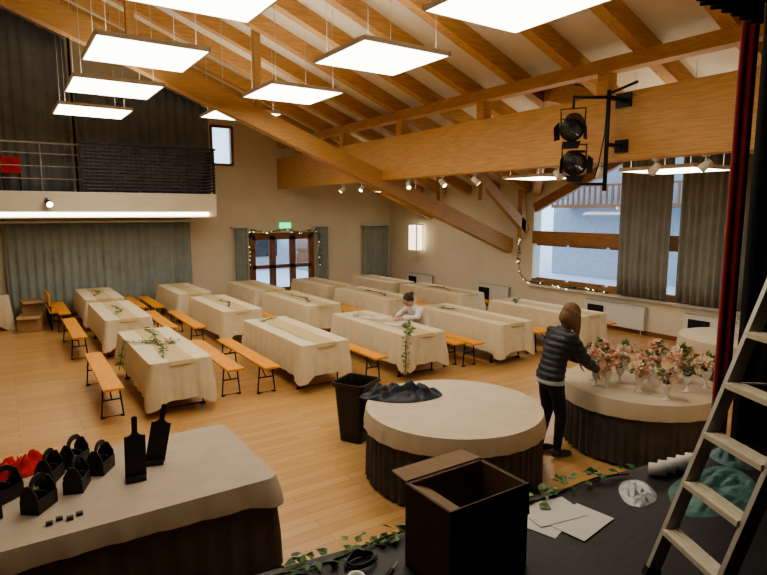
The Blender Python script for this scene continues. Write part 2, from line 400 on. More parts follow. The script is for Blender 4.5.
curtain('curtain',(XR-.22,6.6),(XR-.22,5.2),.9,lambda x:4.0,M['curt_w'],.045,.15,8)
b=MB(); b.tube([(XR-.22,8.15,4.22),(XR-.22,5.1,4.02)],.018,M['steel_d'])
for y,z in ((8.08,4.215),(6.68,4.12),(5.15,4.02)): b.tube([(XR-.22,y,z),(XR-.005,y,z)],.012,M['steel_d'],6)
b.obj('curtain_rod')
b=MB(); b.box(-4,4.85,YB-.3,YB-.01,2.51,2.56,M['white']); b.obj('curtain_rail')
for x0,x1 in ((6.0,6.56),(8.9,9.5),(10.8,12.0)):
    b=MB(); b.box(x0,x1,YB-.2,YB-.005,2.31,2.34,M['white']); b.obj('curtain_rail')
curtain('stage_curtain',(4.25,2.02),(4.33,1.94),1.15,4.25,M['red'],.018,.06,9)
curtain('stage_drape',(4.34,1.92),(4.48,1.45),1.15,4.45,M['black'],.03,.12,13)
curtain('stage_drape',(4.48,1.45),(4.75,-1.5),1.15,4.45,M['black'],.05,.25,10)
b=MB(); b.box(XL,4.15,YF-.6,YF-.26,4.05,4.49,M['black']); b.obj('stage_valance')
curtain('black_valance',(3.5,1.92),(4.3,1.92),4.03,4.29,M['black'],.03,.12,12)

# ------------------------------------------------------------------ balcony
BY=16.2; BX=5.1
b=MB()
b.box(XL+.01,BX,BY,YB-.01,2.72,3.3,M['white'])
b.box(XL+.01,BX,BY-.06,BY,2.66,3.28,M['wall'])
b.box(XL+.01,4.85,BY-.14,BY-.06,2.69,2.8,M['tube'])
b.box(XL+.01,4.9,BY-.17,BY-.06,2.8,2.84,M['white'])
b.obj('balcony')
b=MB()
x0,x1=1.75,BX
for i in range(13):
    z=3.36+i*.088
    b.box(x0,x1,BY-.03,BY,z,z+.05,M['slate'])
    b.box(x1-.03,x1,BY,YB-.3,z,z+.05,M['slate'])
for i in range(6):
    x=x0+(x1-x0-.05)*i/5; b.box(x,x+.05,BY,BY+.05,3.301,4.5,M['slate'])
b.box(x0-.03,x1+.03,BY-.06,BY+.06,4.5,4.55,M['slate'])
for x in (-4,-2,0,.9): b.tube([(x,BY+.03,3.301),(x,BY+.03,4.45)],.018,M['alu'],6)
for z in (3.6,3.9,4.2,4.45): b.tube([(XL+.02,BY+.03,z),(x0,BY+.03,z)],.012 if z<4.4 else .025,M['alu'],6)
b.obj('balcony_railing')
b=MB()
for i in range(2):
    X=-.35+i*.45
    b.box(X,X+.4,BY+.4,BY+.8,3.74,3.8,M['redc']);b.box(X,X+.4,BY+.78,BY+.84,3.74,4.15,M['redc'])
    for a in (0,.34):
        for c in (0,.34): b.tube([(X+.03+a,BY+.43+c,3.301),(X+.03+a,BY+.43+c,3.75)],.012,M['steel_d'],6)
b.obj('red_chairs')
b=MB(); b.tube([(1.75,BY+.9,3.3),(1.75,BY+.9,deck(1.75)-.03)],.03,M['steel_d']); b.obj('balcony_pole')
b=MB(); b.box(-.03,.03,-.02,0,.0,.12,M['steel_d']);b.tube([(0,-.02,.06),(0,-.12,.04)],.015,M['steel_d']);b.tube([(0,-.1,.04),(.05,-.3,-.04)],[.06,.08],M['blackp']);b.tube([(.05,-.3,-.04),(.052,-.31,-.044)],.07,M['bulb']);b.obj('spotlight',(.95,BY-.061,3.02))

b=MB(); b.box(XR-.02,XR,YF,YB,0,.1,M['wood_br']); b.obj('baseboard_right')
b=MB(); b.box(4.7,DX0,YB-.02,YB,0,.1,M['wood_br']); b.box(DX1,XR,YB-.02,YB,0,.1,M['wood_br']); b.obj('baseboard_back')
def radiator(yc,w,z0=.12,z1=.66):
    b=MB();y0,y1=-w/2,w/2
    b.box(-.14,-.1,y0,y1,z0,z1,M['white']); b.box(-.05,-.035,y0,y1,z0,z1,M['white'])
    n=int((y1-y0)/.06)
    for i in range(n): y=y0+(y1-y0)*(i+.5)/n; b.box(-.148,-.1,y-.018,y+.018,z0+.03,z1-.03,M['white']); b.box(-.1,-.05,y-.004,y+.004,z0+.02,z1-.01,M['steel_d'])
    b.box(-.15,-.035,y0-.01,y1+.01,z1-.02,z1,M['white'])
    b.box(-.152,-.148,y1-.55,y1-.1,z0+.08,z1-.1,M['steel_d'])
    for y in (y0+.1,y1-.1): b.tube([(-.08,y,z0+.02),(-.08,y,0)],.012,M['white'],6)
    b.obj('radiator',(XR,yc,0))
radiator(8.1,1.6);radiator(15.7,1.4);radiator(5.7,1.4); radiator(12.15,1.3)
b=MB(); b.box(11.72,11.98,15.55,16.0,1.5,2.35,M['lantern'])
for x in (11.72,11.98):
    for y in (15.55,16.0): b.box(x-.015,x+.015,y-.015,y+.015,1.48,2.38,M['white'])
for z in (1.48,2.36): b.box(11.7,12.0,15.53,16.02,z,z+.03,M['white'])
b.box(11.98,XR-.001,15.7,15.85,1.8,2.0,M['white']); b.obj('wall_lamp')

def spot(x,y,z,rz):
    b=MB(); b.box(-.03,.03,-.06,.06,-.03,0,M['white']); b.tube([(0,0,-.03),(0,0,-.1)],.012,M['white'],6)
    d=Vector((-.6,.2,-.6)).normalized(); c=Vector((0,0,-.14))
    b.tube([c-d*.08,c+d*.09],[.05,.06],M['white'],12); b.tube([c+d*.085,c+d*.095],.045,M['bulb'],12)
    b.obj('track_spotlight',(x,y,z),rz)
for i,y in enumerate((13.6,12.6,10.6,9.4,8.4,6.4,5.6,4.7,4.0)): spot(XBM,y,3.55,i*.7)
b=MB()
xr,yr=7.25,5.15
b.tube([(xr,yr,3.1),(xr,yr,4.5)],.03,M['steel_d'],10)
b.beam((xr,yr,4.4),(XBM-.14,yr,4.4),.07,.05,M['steel_d']); b.beam((xr,yr,3.75),(XBM-.14,yr,3.75),.06,.05,M['steel_d'])
b.box(XBM-.17,XBM-.135,yr-.12,yr+.12,4.3,4.5,M['steel_d']);b.box(XBM-.17,XBM-.135,yr-.1,yr+.1,3.66,3.84,M['steel_d'])
b.tube([(xr,yr,4.4),(xr-.35,yr+.32,4.42)],.022,M['steel_d']); b.tube([(xr,yr,3.2),(xr-.3,yr+.3,3.2)],.02,M['steel_d'])
b.tube([(xr,yr,4.45),(xr+.05,yr-.4,4.55)],.02,M['steel_d'])
def fres(c,d):
    c=Vector(c);d=Vector(d).normalized()
    b.tube([c-d*.2,c-d*.16,c+d*.1,c+d*.16],[.09,.14,.15,.17],M['blackp'],16)
    b.tube([c+d*.161,c+d*.17],[.13,.12],M['glass'],16)
    s=d.cross(Vector((0,0,1))).normalized()
    b.tube([c+s*.16,c+s*.17+Vector((0,0,.24)),c-s*.17+Vector((0,0,.24)),c-s*.16],.012,M['steel_d'],6)
    b.tube([c+Vector((0,0,.24)),c+Vector((0,0,.42))],.018,M['steel_d'],6)
    u=s.cross(d)
    for q in (s,-s,u,-u):
        o=c+d*.17+q*.16; t=d.cross(q)
        b.add([o-t*.13,o+t*.13,o+t*.1+d*.13+q*.06,o-t*.1+d*.13+q*.06],[(0,1,2,3)],M['blackp'])
fres((xr-.35,yr+.32,4.02),(-.8,-.5,-.5)); fres((xr-.32,yr+.3,3.52),(-.7,-.7,-.3))
b.tube([(xr,yr+.02,4.3),(xr+.08,yr+.1,3.9),(xr-.02,yr+.1,3.5),(xr-.1,yr+.1,3.3)],.009,M['steel_d'],6)
b.obj('stage_light_rig')

# ------------------------------------------------------------------ tables
def perim_rect(x0,x1,y0,y1,r=.05,step=.025):
    pts=[]
    def arc(cx,cy,a0):
        for i in range(6): a=a0+math.pi/2*i/5; pts.append((cx+r*math.cos(a),cy+r*math.sin(a),math.cos(a),math.sin(a),1))
    def line(a,bq,nx,ny):
        L=math.dist(a,bq);n=int(L/step)
        for i in range(1,n): t=i/n; pts.append((a[0]+(bq[0]-a[0])*t,a[1]+(bq[1]-a[1])*t,nx,ny,0))
    arc(x1-r,y1-r,0); line((x1-r,y1),(x0+r,y1),0,1)
    arc(x0+r,y1-r,math.pi/2); line((x0,y1-r),(x0,y0+r),-1,0)
    arc(x0+r,y0+r,math.pi); line((x0+r,y0),(x1-r,y0),0,-1)
    arc(x1-r,y0+r,1.5*math.pi); line((x1,y0+r),(x1,y1-r),1,0)
    return pts
def perim_circ(r,n=260): return [(r*math.cos(2*math.pi*i/n),r*math.sin(2*math.pi*i/n),math.cos(2*math.pi*i/n),math.sin(2*math.pi*i/n),0) for i in range(n)]
def drape(b,pts,zt,hem,m,amp,freq,flare,seed,top=True,rows=8,off=0,cd=.12):
    rr=random.Random(seed);n=len(pts);vs=[];s=0;S=[0]
    for i in range(1,n): s+=math.dist(pts[i][:2],pts[i-1][:2]);S.append(s)
    p1,p2=rr.random()*6,rr.random()*6
    cs=[i for i in range(n) if pts[i][4]]
    for k in range(rows+1):
        t=k/rows
        for i,(x,y,nx,ny,c) in enumerate(pts):
            a=amp*(math.sin(freq*S[i]+p1+.8*math.sin(S[i]*1.7+p2))*.7+.3*math.sin(freq*2.3*S[i]+p2))
            cf=0
            if cs:
                dd=min(math.dist(pts[i][:2],pts[j][:2]) for j in cs[2::6]) ; cf=max(0,1-dd/.2)
            e=off+(flare+a+cf*.05)*min(1,t*1.6)*(.4+.6*t)+.006*min(1,t*8)
            h=hem(S[i])-cf*cd
            vs.append((x+nx*e,y+ny*e,zt-(zt-h)*t))
    fs=[(k*n+i,(k+1)*n+i,(k+1)*n+(i+1)%n,k*n+(i+1)%n) for k in range(rows) for i in range(n)]
    b.add(vs,fs,m,True)
    if top: b.add(vs[:n],[tuple(range(n))],m,False)
def beer_table(L,W,seed):
    b=MB();zt=.765
    drape(b,perim_rect(-W/2,W/2,-L/2,L/2),zt,lambda s:.25+.03*math.sin(s*1.3+seed),M['cloth'],.018,24+seed,.03,seed)
    b.box(-W/2+.02,W/2-.02,-L/2+.02,L/2-.02,.725,.757,M['orange'])
    rw=.17; vs=[];fs=[]
    prof=[(-L/2-.028,zt-.05),(-L/2-.006,zt+.003)]+[(-L/2+L*i/12,zt+.006) for i in range(1,12)]+[(L/2+.006,zt+.003),(L/2+.028,zt-.05)]
    for i,(y,z) in enumerate(prof):
        w=.012*math.sin(i*1.3+seed)
        vs+= [(-rw+w,y,z),(rw+w,y,z)]
    for i in range(len(prof)-1): fs.append((2*i,2*i+1,2*i+3,2*i+2))
    b.add(vs,fs,M['runner'],False)
    for s in (-1,1):
        y=s*(L/2-.3)
        b.tube([(-W/2+.08,y,.72),(-W/2+.06,y,.02),(W/2-.06,y,.02),(W/2-.08,y,.72)],.016,M['steel_d'],8)
        b.tube([(-W/2+.07,y,.4),(W/2-.07,y,.4)],.013,M['steel_d'],6)
        b.tube([(0,y,.4),(0,y-s*.45,.72)],.012,M['steel_d'],6)
        for sx in (-1,1): b.box(sx*(W/2-.06)-.03,sx*(W/2-.06)+.03,y-.02,y+.02,0,.022,M['steel_d'])
    return b.mesh('banquet_table')
def bench_mesh(L):
    b=MB(); b.box(-.125,.125,-L/2,L/2,.445,.475,M['orange'])
    b.box(-.1,.1,-L/2+.1,-L/2+.14,.42,.446,M['orange']);b.box(-.1,.1,L/2-.14,L/2-.1,.42,.446,M['orange'])
    for s in (-1,1):
        y=s*(L/2-.28)
        b.tube([(-.1,y,.44),(-.14,y,.015),(.14,y,.015),(.1,y,.44)],.014,M['steel_d'],8)
        b.tube([(-.115,y,.25),(.115,y,.25)],.011,M['steel_d'],6)
        b.tube([(0,y,.25),(0,y-s*.32,.44)],.01,M['steel_d'],6)
        b.box(-.15,-.1,y-.02,y+.02,0,.02,M['steel_d']);b.box(.1,.15,y-.02,y+.02,0,.02,M['steel_d'])
    return b.mesh('wooden_bench')
W=.84
tm=[beer_table(2.55,W,i) for i in range(4)]
bm_=bench_mesh(2.35)
rowA=[(1.52,7.95),(3.69,7.78),(5.42,7.45),(7.4,7.25),(9.3,7.0)]
rowB=[(1.5,11.7),(3.66,11.4),(5.42,11.1),(7.35,10.85),(9.3,10.55)]
rowC=[(1.5,14.75),(3.55,14.55),(5.4,14.1),(7.3,13.75),(9.2,13.4)]
k=0
for row in (rowA,rowB,rowC):
    for j,(x,y) in enumerate(row):
        sc=(1,1,1) if row is not rowC else (1,.9,1)
        inst(tm[k%4],'banquet_table',(x+W/2,y+1.275*sc[1],0),math.pi*(k%2),sc); k+=1
        Ls=[x-.42] if j!=2 else []
        Rs=[x+W+.42]
        for q,bx in enumerate(Ls+Rs):
            dy=-.4 if (row is rowA and j==1 and bx>x) else 0
            inst(bm_,'wooden_bench',(bx,y+1.3*sc[1]+R.uniform(-.04,.06)+dy,0),R.uniform(-.02,.02),sc)
def round_table(name,x,y,r,seed,mtop):
    b=MB(); drape(b,perim_circ(r,300),.762,lambda s:.58+.012*math.sin(s*2),mtop,.008,30,.02,seed,rows=4)
    drape(b,perim_circ(r-.005,420),.745,lambda s:.03+.006*math.sin(s*9),M['skirt'],.026,60,.0,seed+1,top=False,rows=8,off=-.012)
    b.lathe([(r-.05,.70),(r-.03,.72),(r-.03,.745),(r-.05,.75)],M['orange'],n=48)
    b.tube([(0,0,.03),(0,0,.71)],.05,M['steel_d'],12)
    for a in range(4): b.tube([(0,0,.08),(.5*math.cos(a*1.57+.7),.5*math.sin(a*1.57+.7),.02)],.025,M['steel_d'],8)
    b.obj(name,(x,y,0))
round_table('round_table',3.87,4.46,.93,21,M['cloth2'])
RT2=(6.3,3.85)
round_table('round_table',RT2[0],RT2[1],.88,25,M['cloth2'])
round_table('round_table',9.9,4.4,.85,29,M['cloth2'])
b=MB(); X0,X1,Ya,Yb_=-1.6,1.66,3.95,5.3
drape(b,perim_rect(X0,X1,Ya,Yb_,r=.1),.762,lambda s:.60+.02*math.sin(s*2.2),M['cloth3'],.01,18,.025,31,rows=4,cd=.03)
drape(b,perim_rect(X0+.01,X1-.01,Ya+.01,Yb_-.01,r=.1),.74,lambda s:.03,M['skirt'],.02,34,.0,32,top=False,cd=0)
b.box(X0+.05,X1-.05,Ya+.05,Yb_-.05,.70,.75,M['orange'])
for x in (X0+.2,X1-.2):
    for y in (Ya+.2,Yb_-.2): b.box(x-.03,x+.03,y-.03,y+.03,0,.7,M['steel_d'])
b.obj('buffet_table')

# ------------------------------------------------------------------ leaves / garlands
def leaf(b,p,d,u,L,m):
    d=d.normalized();s=d.cross(u)
    if s.length<1e-4: s=Vector((1,0,0))
    s.normalize();u=s.cross(d)
    o=[(0,0,0),(.25,.42,.05),(.5,.3,.1),(1,0,-.05),(.5,-.3,.1),(.25,-.42,.05),(.45,0,-.02)]
    vs=[p+d*a*L+s*c*L+u*e*L for a,c,e in o]
    b.add(vs,[(0,6,2,1),(6,3,2),(0,5,4,6),(6,4,3)],m)
def garland(name,path,w,per_m,Ls=.06,bulbs=False,seed=0,hang=0.3):
    rr=random.Random(seed);b=MB();path=[Vector(p) for p in path]
    b.tube(path,.006,M['stem'],5)
    for a,c in zip(path[:-1],path[1:]):
        n=max(1,int((c-a).length*per_m))
        for i in range(n):
            p=a.lerp(c,rr.random())+Vector((rr.uniform(-w,w),rr.uniform(-w,w),rr.uniform(-.1*w,w)))
            d=Vector((rr.uniform(-1,1),rr.uniform(-1,1),rr.uniform(-hang,hang)))
            leaf(b,p,d,Vector((rr.uniform(-.5,.5),rr.uniform(-.5,.5),1)),Ls*rr.uniform(.7,1.3),M['leaf'] if rr.random()<.7 else M['leaf2'])
        if bulbs:
            for i in range(max(1,int((c-a).length*6))):
                p=a.lerp(c,rr.random())+Vector((-.02,rr.uniform(-w,w),rr.uniform(-w,w)));b.ell(p,(.007,.007,.009),M['bulb'],n=6,k=4)
    b.obj(name)
pth=[(x,edgeY(x)-.05+.03*math.sin(x*5),1.165+.01*math.sin(x*9)) for x in [.9+.12*i for i in range(20)]]
garland('ivy_garland',pth,.05,46,.06,seed=1)
garland('ivy_garland',[(1.75,8.2,.785),(1.9,8.8,.785),(1.88,9.4,.785),(2.0,9.9,.785),(1.95,10.3,.785)],.04,40,.055,seed=2,hang=.1)
garland('ivy_garland',[(1.43,9.9,.25),(1.44,9.7,.5),(1.46,9.5,.785),(1.7,9.3,.79),(1.9,9.2,.79)],.03,50,.055,seed=22,hang=.1)
garland('ivy_garland',[(5.34,7.37,.12),(5.35,7.36,.4),(5.36,7.38,.7),(5.44,7.47,.79),(5.7,7.7,.79),(5.85,8.1,.79),(6.1,8.3,.79)],.045,70,.06,seed=3,hang=.1)
garland('ivy_garland',[(3.9,9.9,.785),(4.1,10.1,.785),(4.3,10.15,.785)],.03,30,.05,seed=4,hang=.1)
garland('ivy_garland',[(9.5,8.9,.785),(9.8,9.2,.785),(10.0,9.2,.785)],.04,45,.06,seed=5,hang=.1)
garland('ivy_garland',[(7.6,9.3,.785),(7.8,9.0,.785)],.04,35,.06,seed=15,hang=.1)
for i,(x,y) in enumerate(((1.92,12.9),(4.08,12.5),(5.84,12.2),(7.8,12.0),(9.7,11.8),(1.9,15.9))):
    garland('ivy_garland',[(x-.15,y-.6,.785),(x+.05,y-.1,.785),(x-.05,y+.5,.785)],.03,26,.05,seed=40+i,hang=.1)
garland('door_garland',[(6.55,YB-.25,1.0),(6.53,YB-.25,2.1),(6.6,YB-.25,2.22),(7.1,YB-.25,2.12),(7.7,YB-.25,2.22),(8.3,YB-.25,2.12),(8.9,YB-.25,2.22),(9.0,YB-.25,2.0),(9.02,YB-.25,.9)],.04,50,.08,bulbs=True,seed=6)
gp=[(XR-.16,11.0,3.0),(XR-.06,11.15,2.2),(XR-.06,11.25,1.6),(XR-.06,11.15,1.1)]+[(XR-.09,10.8-i*.5,WS+.03+.03*math.sin(i*2)) for i in range(6)]
garland('window_garland',gp,.04,40,.07,bulbs=True,seed=7)

# ------------------------------------------------------------------ flowers
def rose(b,c,r,m,ax):
    ax=ax.normalized();q=ax.to_track_quat('Z','Y').to_matrix()
    b.ell(c,(r*.42,r*.42,r*.5),m,rot=q,n=7,k=5)
    for ring,(n,rad,tilt,sz) in enumerate(((4,.42,.25,.62),(5,.72,.7,.7))):
        for i in range(n):
            a=2*math.pi*i/n+ring*.6
            o=Vector((math.cos(a),math.sin(a),0));t=Vector((-math.sin(a),math.cos(a),0));up=Vector((0,0,1))
            base=o*rad*.35*r-up*.35*r;mid=o*rad*r;tip=o*(rad+tilt*.5)*r+up*(.45-tilt*.35)*r
            vs=[base-t*.2*r*sz,base+t*.2*r*sz,mid+t*.55*r*sz,mid-t*.55*r*sz,tip+t*.35*r*sz,tip-t*.35*r*sz]
            b.add([c+q@v for v in vs],[(0,1,2,3),(3,2,4,5)],m,True)
def bouquet(seed,vase_h=.2,R0=.115):
    rr=random.Random(seed);b=MB()
    b.lathe([(.052,0),(.055,.008),(.02,.02),(.013,.06),(.014,.09),(.038,.12),(.05,.16),(.055,vase_h),(.048,vase_h),(.042,.15)],M['ceramic'],n=16)
    cz=vase_h+.07
    pal=[M['pink'],M['blush'],M['ivory'],M['ivory'],M['blush'],M['coral'],M['pink'],M['blush']]
    for i in range(14):
        th=rr.random()*6.28;ph=math.acos(1-rr.random()*1.15)
        d=Vector((math.sin(ph)*math.cos(th),math.sin(ph)*math.sin(th),math.cos(ph)*.9))
        p=Vector((0,0,cz))+Vector((d.x*R0,d.y*R0,d.z*.11))*rr.uniform(.75,1.05)
        b.tube([(0,0,vase_h-.03),p*.6+Vector((0,0,cz*.38)),p],.003,M['stem'],4)
        rose(b,p,rr.uniform(.042,.060),rr.choice(pal),d)
    for i in range(20):
        th=rr.random()*6.28;ph=math.acos(1-rr.random()*1.4)
        d=Vector((math.sin(ph)*math.cos(th),math.sin(ph)*math.sin(th),math.cos(ph)))
        leaf(b,Vector((0,0,cz))+d*R0*.6,d+Vector((0,0,-.1)),Vector((0,0,1)),rr.uniform(.05,.09),M['leaf2'] if rr.random()<.7 else M['leaf'])
    return b.mesh('flower_vase')
fm=[bouquet(i) for i in range(5)]
pos=[];tries=0
while len(pos)<15 and tries<6000:
    tries+=1
    a=R.random()*6.28;rad=.70*math.sqrt(R.random());p=(RT2[0]+rad*math.cos(a)+.04,RT2[1]+rad*math.sin(a))
    if all(math.dist(p,q)>.28 for q in pos) and math.dist(p,(5.62,4.03))>.17: pos.append(p)
for i,p in enumerate(pos):
    s=R.uniform(.92,1.12);inst(fm[i%5],'flower_vase',(p[0],p[1],.763),R.random()*6,(s,s,s))
inst(fm[2],'flower_vase',(5.72,4.05,.763),1.0,(.9,.9,.9))
inst(fm[0],'flower_vase',(9.8,4.5,.763),0);inst(fm[1],'flower_vase',(10.1,4.3,.763),1)
b=MB()
for i in range(7):
    a=R.random()*6.28; rose(b,Vector((.07*math.cos(a)*R.random(),.12*math.sin(a),.03+.03*R.random())),.035,M['ivory'] if i%2 else M['blush'],Vector((math.cos(a),math.sin(a),1)))
for i in range(14): leaf(b,Vector((R.uniform(-.08,.08),R.uniform(-.12,.12),.02)),Vector((R.uniform(-1,1),R.uniform(-1,1),.2)),Vector((0,0,1)),.07,M['leaf'])
b.obj('flower_bunch',(2.1,9.15,.772))

# ------------------------------------------------------------------ bin, garment
b=MB()
def rr_ring(w,d,z,r=.05,n=6):
    o=[]
    for cx,cy,a0 in ((w-r,d-r,0),(-w+r,d-r,90),(-w+r,-d+r,180),(w-r,-d+r,270)):
        for i in range(n): a=math.radians(a0+90*i/(n-1)); o.append((cx+r*math.cos(a),cy+r*math.sin(a),z))
    return o
rings=[rr_ring(.16,.15,.0),rr_ring(.165,.155,.02),rr_ring(.21,.2,.70),rr_ring(.235,.225,.70),rr_ring(.24,.23,.75),rr_ring(.215,.205,.75),rr_ring(.2,.19,.68),rr_ring(.155,.145,.04)]
n=24;vs=[v for r_ in rings for v in r_]
fs=[(i*n+k2,i*n+(k2+1)%n,(i+1)*n+(k2+1)%n,(i+1)*n+k2) for i in range(len(rings)-1) for k2 in range(n)]
fs.append(tuple(range(n))[::-1]);fs.append(tuple(7*n+k2 for k2 in range(n)))
b.add(vs,fs,M['blackp'],False)
b.tube([(-.2,-.24,.6),(-.12,-.29,.6),(.12,-.29,.6),(.2,-.24,.6)],.012,M['blackp'],6)
for i in range(5): b.box(-.12+i*.06-.01,-.12+i*.06+.01,-.2,-.172,.15,.62,M['blackp'])
b.obj('waste_bin',(3.5,5.86,0),.5)
def crumple(name,cx,cy,z,a,c,h,m,seed,rz=0,n=44):
    b=MB();vs=[]
    for i in range(n+1):
        for j in range(n+1):
            u=i/n*2-1;v=j/n*2-1
            rad=math.hypot(u,v);k_=max(abs(u),abs(v))/(rad+1e-6)
            x=u*k_ if rad>0 else 0;y=v*k_ if rad>0 else 0
            e=1+.18*noise.noise(Vector((math.atan2(v,u)*1.0,seed,0)))
            rd=math.hypot(x,y)
            nz=abs(noise.noise(Vector((x*2.6+seed,y*2.6,0))))*1.2+.5*abs(noise.noise(Vector((x*6+seed,y*6,3))))
            zz=h*max(0,(1-rd**3))*(.35+nz)
            vs.append((x*a*e,y*c*e,zz+.001))
    fs=[(i*(n+1)+j,(i+1)*(n+1)+j,(i+1)*(n+1)+j+1,i*(n+1)+j+1) for i in range(n) for j in range(n)]
    b.add(vs,fs,m,True); return b.obj(name,(cx,cy,z),rz)
crumple('folded_jacket',3.58,5.0,.766,.46,.22,.15,M['jacket'],3,-.5)

# ------------------------------------------------------------------ buffet items
def board_outline(w,h,hw,hh):
    pts=[(-w,0),(w,0),(w,h*.92)]
    for i in range(1,6): a=math.pi/2*i/5; pts.append((w-(w-hw)*math.sin(a)*1.0,h*.92+(h*.1)*(1-math.cos(a))))
    pts+= [(hw,h+hh*.8)]
    for i in range(1,8): a=math.pi*i/8; pts.append((hw*1.15*math.cos(a),h+hh*.85+hw*1.15*math.sin(a)))
    pts+= [(-hw,h+hh*.8)]
    for i in range(5,0,-1): a=math.pi/2*i/5; pts.append((-(w-(w-hw)*math.sin(a)),h*.92+(h*.1)*(1-math.cos(a))))
    pts.append((-w,h*.92)); return pts
def serving_board(x,y,rz,tilt,roll,h=.34):
    b=MB();mt=Matrix.Rotation(tilt,4,'X')@Matrix.Rotation(roll,4,'Y')
    pts=board_outline(.075,h,.02,.12)
    b.prism([mt@Vector((p[0],0,p[1]+.02)) for p in pts],mt.to_3x3()@Vector((0,.018,0)),M['bblack'])
    b.box(-.07,.07,-.05,-.012,0,.035,M['bblack']);b.box(-.07,.07,.03,.06,0,.035,M['bblack']);b.box(-.07,.07,-.05,.06,0,.012,M['bblack'])
    b.obj('serving_board',(x,y,.765),rz)
serving_board(.72,4.5,-.1,-.12,.03); serving_board(.9,4.72,-.25,-.12,.2)
def caddy(x,y,rz):
    b=MB();w,d,h=.1,.06,.13
    b.box(-w,w,-d,d,0,.015,M['bblack'])
    for s in (-1,1):
        b.box(-w,w,s*d-.006,s*d+.006,0,h*.75,M['bblack'])
        pts=[(s*w,-d,0),(s*w,d,0),(s*w,d,h),(s*w,.02,h+.07),(s*w,-.02,h+.07),(s*w,-d,h)]
        b.prism(pts,(-s*.012,0,0),M['bblack'])
    b.box(-.005,.005,-d,d,0,h,M['bblack'])
    o=[(-w,h+.02),(-w,h+.05)]+[(-w*.8*math.cos(math.pi*i/8),h+.06+.06*math.sin(math.pi*i/8)) for i in range(9)]+[(w,h+.05),(w,h+.02)]
    inn=[(w*.85,h+.02)]+[(w*.55*math.cos(math.pi*i/8),h+.04+.04*math.sin(math.pi*i/8)) for i in range(9)]+[(-w*.85,h+.02)]
    for i in range(len(o)-1):
        t=i/(len(o)-1);j=int(t*(len(inn)-1));j2=int((i+1)/(len(o)-1)*(len(inn)-1))
        a_,c_=inn[len(inn)-1-j],inn[len(inn)-1-j2]
        b.prism([(o[i][0],-.007,o[i][1]),(o[i+1][0],-.007,o[i+1][1]),(c_[0],-.007,c_[1]),(a_[0],-.007,a_[1])],(0,.014,0),M['bblack'])
    b.obj('wooden_caddy',(x,y,.765),rz)
for x,y,r_ in ((.08,4.42,.9),(.33,4.6,1.2),(.52,4.82,1.0),(-.12,4.7,.7),(.17,4.86,1.1),(.36,5.06,.9),(-.25,4.42,.4)): caddy(x,y,r_)
crumple('red_cloth',.0,5.13,.765,.19,.12,.15,M['redc'],8,.2,24)
b=MB()
for i in range(4): b.box(.1+i*.06,.14+i*.06,4.12+.03*(i%2),4.15+.03*(i%2),.766,.785,M['blackp'])
b.obj('name_card_clips')

# ------------------------------------------------------------------ stage & items
SZ=1.15
b=MB()
b.prism([(XL,edgeY(XL),SZ-.1),(5.0,edgeY(5.0),SZ-.1),(5.0,-2.8,SZ-.1),(XL,-2.8,SZ-.1)],(0,0,.1),M['stage'])
b.prism([(XL,edgeY(XL)-.06,0),(5.0,edgeY(5.0)-.06,0),(5.0,edgeY(5.0)-.12,0),(XL,edgeY(XL)-.12,0)],(0,0,SZ-.1),M['stage'])
b.obj('stage_floor')
b=MB();x0,x1,y0,y1=1.47,1.94,1.70,2.02;z0,z1=SZ+.001,1.56;t=.008
b.box(x0,x1,y0,y1,z0,z0+t,M['card_d'])
b.box(x0,x1,y0,y0+t,z0,z1,M['card_d']);b.box(x0,x1,y1-t,y1,z0,z1,M['card_d']);b.box(x0,x0+t,y0+t,y1-t,z0,z1,M['card_d']);b.box(x1-t,x1,y0+t,y1-t,z0,z1,M['card_d'])
b.box(x0+t,x1-t,y1-2*t,y1-t-.001,z0+.01,z1-.002,M['card_i']);b.box(x1-2*t,x1-t-.001,y0+t,y1-t,z0+.01,z1-.002,M['card_i']);b.box(x0+t,x0+2*t,y0+t,y1-2*t,z0+.01,z1-.002,M['card_i']);b.box(x0+t,x1-t,y0+t,y1-t,z0+t,z0+2*t,M['card_i'])
def flap(p,q,d,m): p=Vector(p);q=Vector(q);d=Vector(d);nn=(q-p).cross(d).normalized()*.006; ii=(q-p).normalized()*.01; b.prism([p,q,q+d-ii,p+d+ii],nn,m)
flap((x0,y0,z1),(x0,y1,z1),(.12,0,-.05),M['card_i'])
flap((x0,y1,z1),(x1,y1,z1),(0,.13,.0),M['card_i'])
flap((x1,y0,z1),(x1,y1,z1),(.10,0,-.09),M['card_d'])
flap((x0,y0,z1),(x1,y0,z1),(0,-.02,-.14),M['card_d'])
b.obj('cardboard_box')
b=MB()
for i,(x,y,a) in enumerate(((2.35,1.92,.3),(2.47,1.8,.15),(2.42,1.95,-.2))):
    mt=Matrix.Translation((x,y,0))@Matrix.Rotation(a,4,'Z'); b.box(-.16,.16,-.11,.11,SZ+.002+i*.003,SZ+.004+i*.003,M['paper'],mt)
b.obj('paper_sheets')
b=MB()
P0=Vector((2.35,1.33,SZ));sd=Vector((-.46,-.885,0)).normalized();ln=Vector((.885,-.46,0)).normalized();Wd=.36
Ht=1.75;tn=.36
def lp(z,s,extra=0): return P0+sd*s+ln*(tn*z+extra)+Vector((0,0,z))
for s in (0,Wd):
    b.beam(lp(0.02,s),lp(Ht,s),.024,.06,M['alu'],up=ln)
    b.beam(lp(0,s),lp(.04,s),.032,.07,M['blackp'],up=ln)
    q0=P0+sd*s+ln*(1.15); q1=lp(Ht-.03,s,.03)
    b.beam(q0+Vector((0,0,.02)),q1,.022,.04,M['alu'],up=ln); b.beam(q0,q0+(q1-q0)*.02,.03,.05,M['blackp'],up=ln)
z=.22
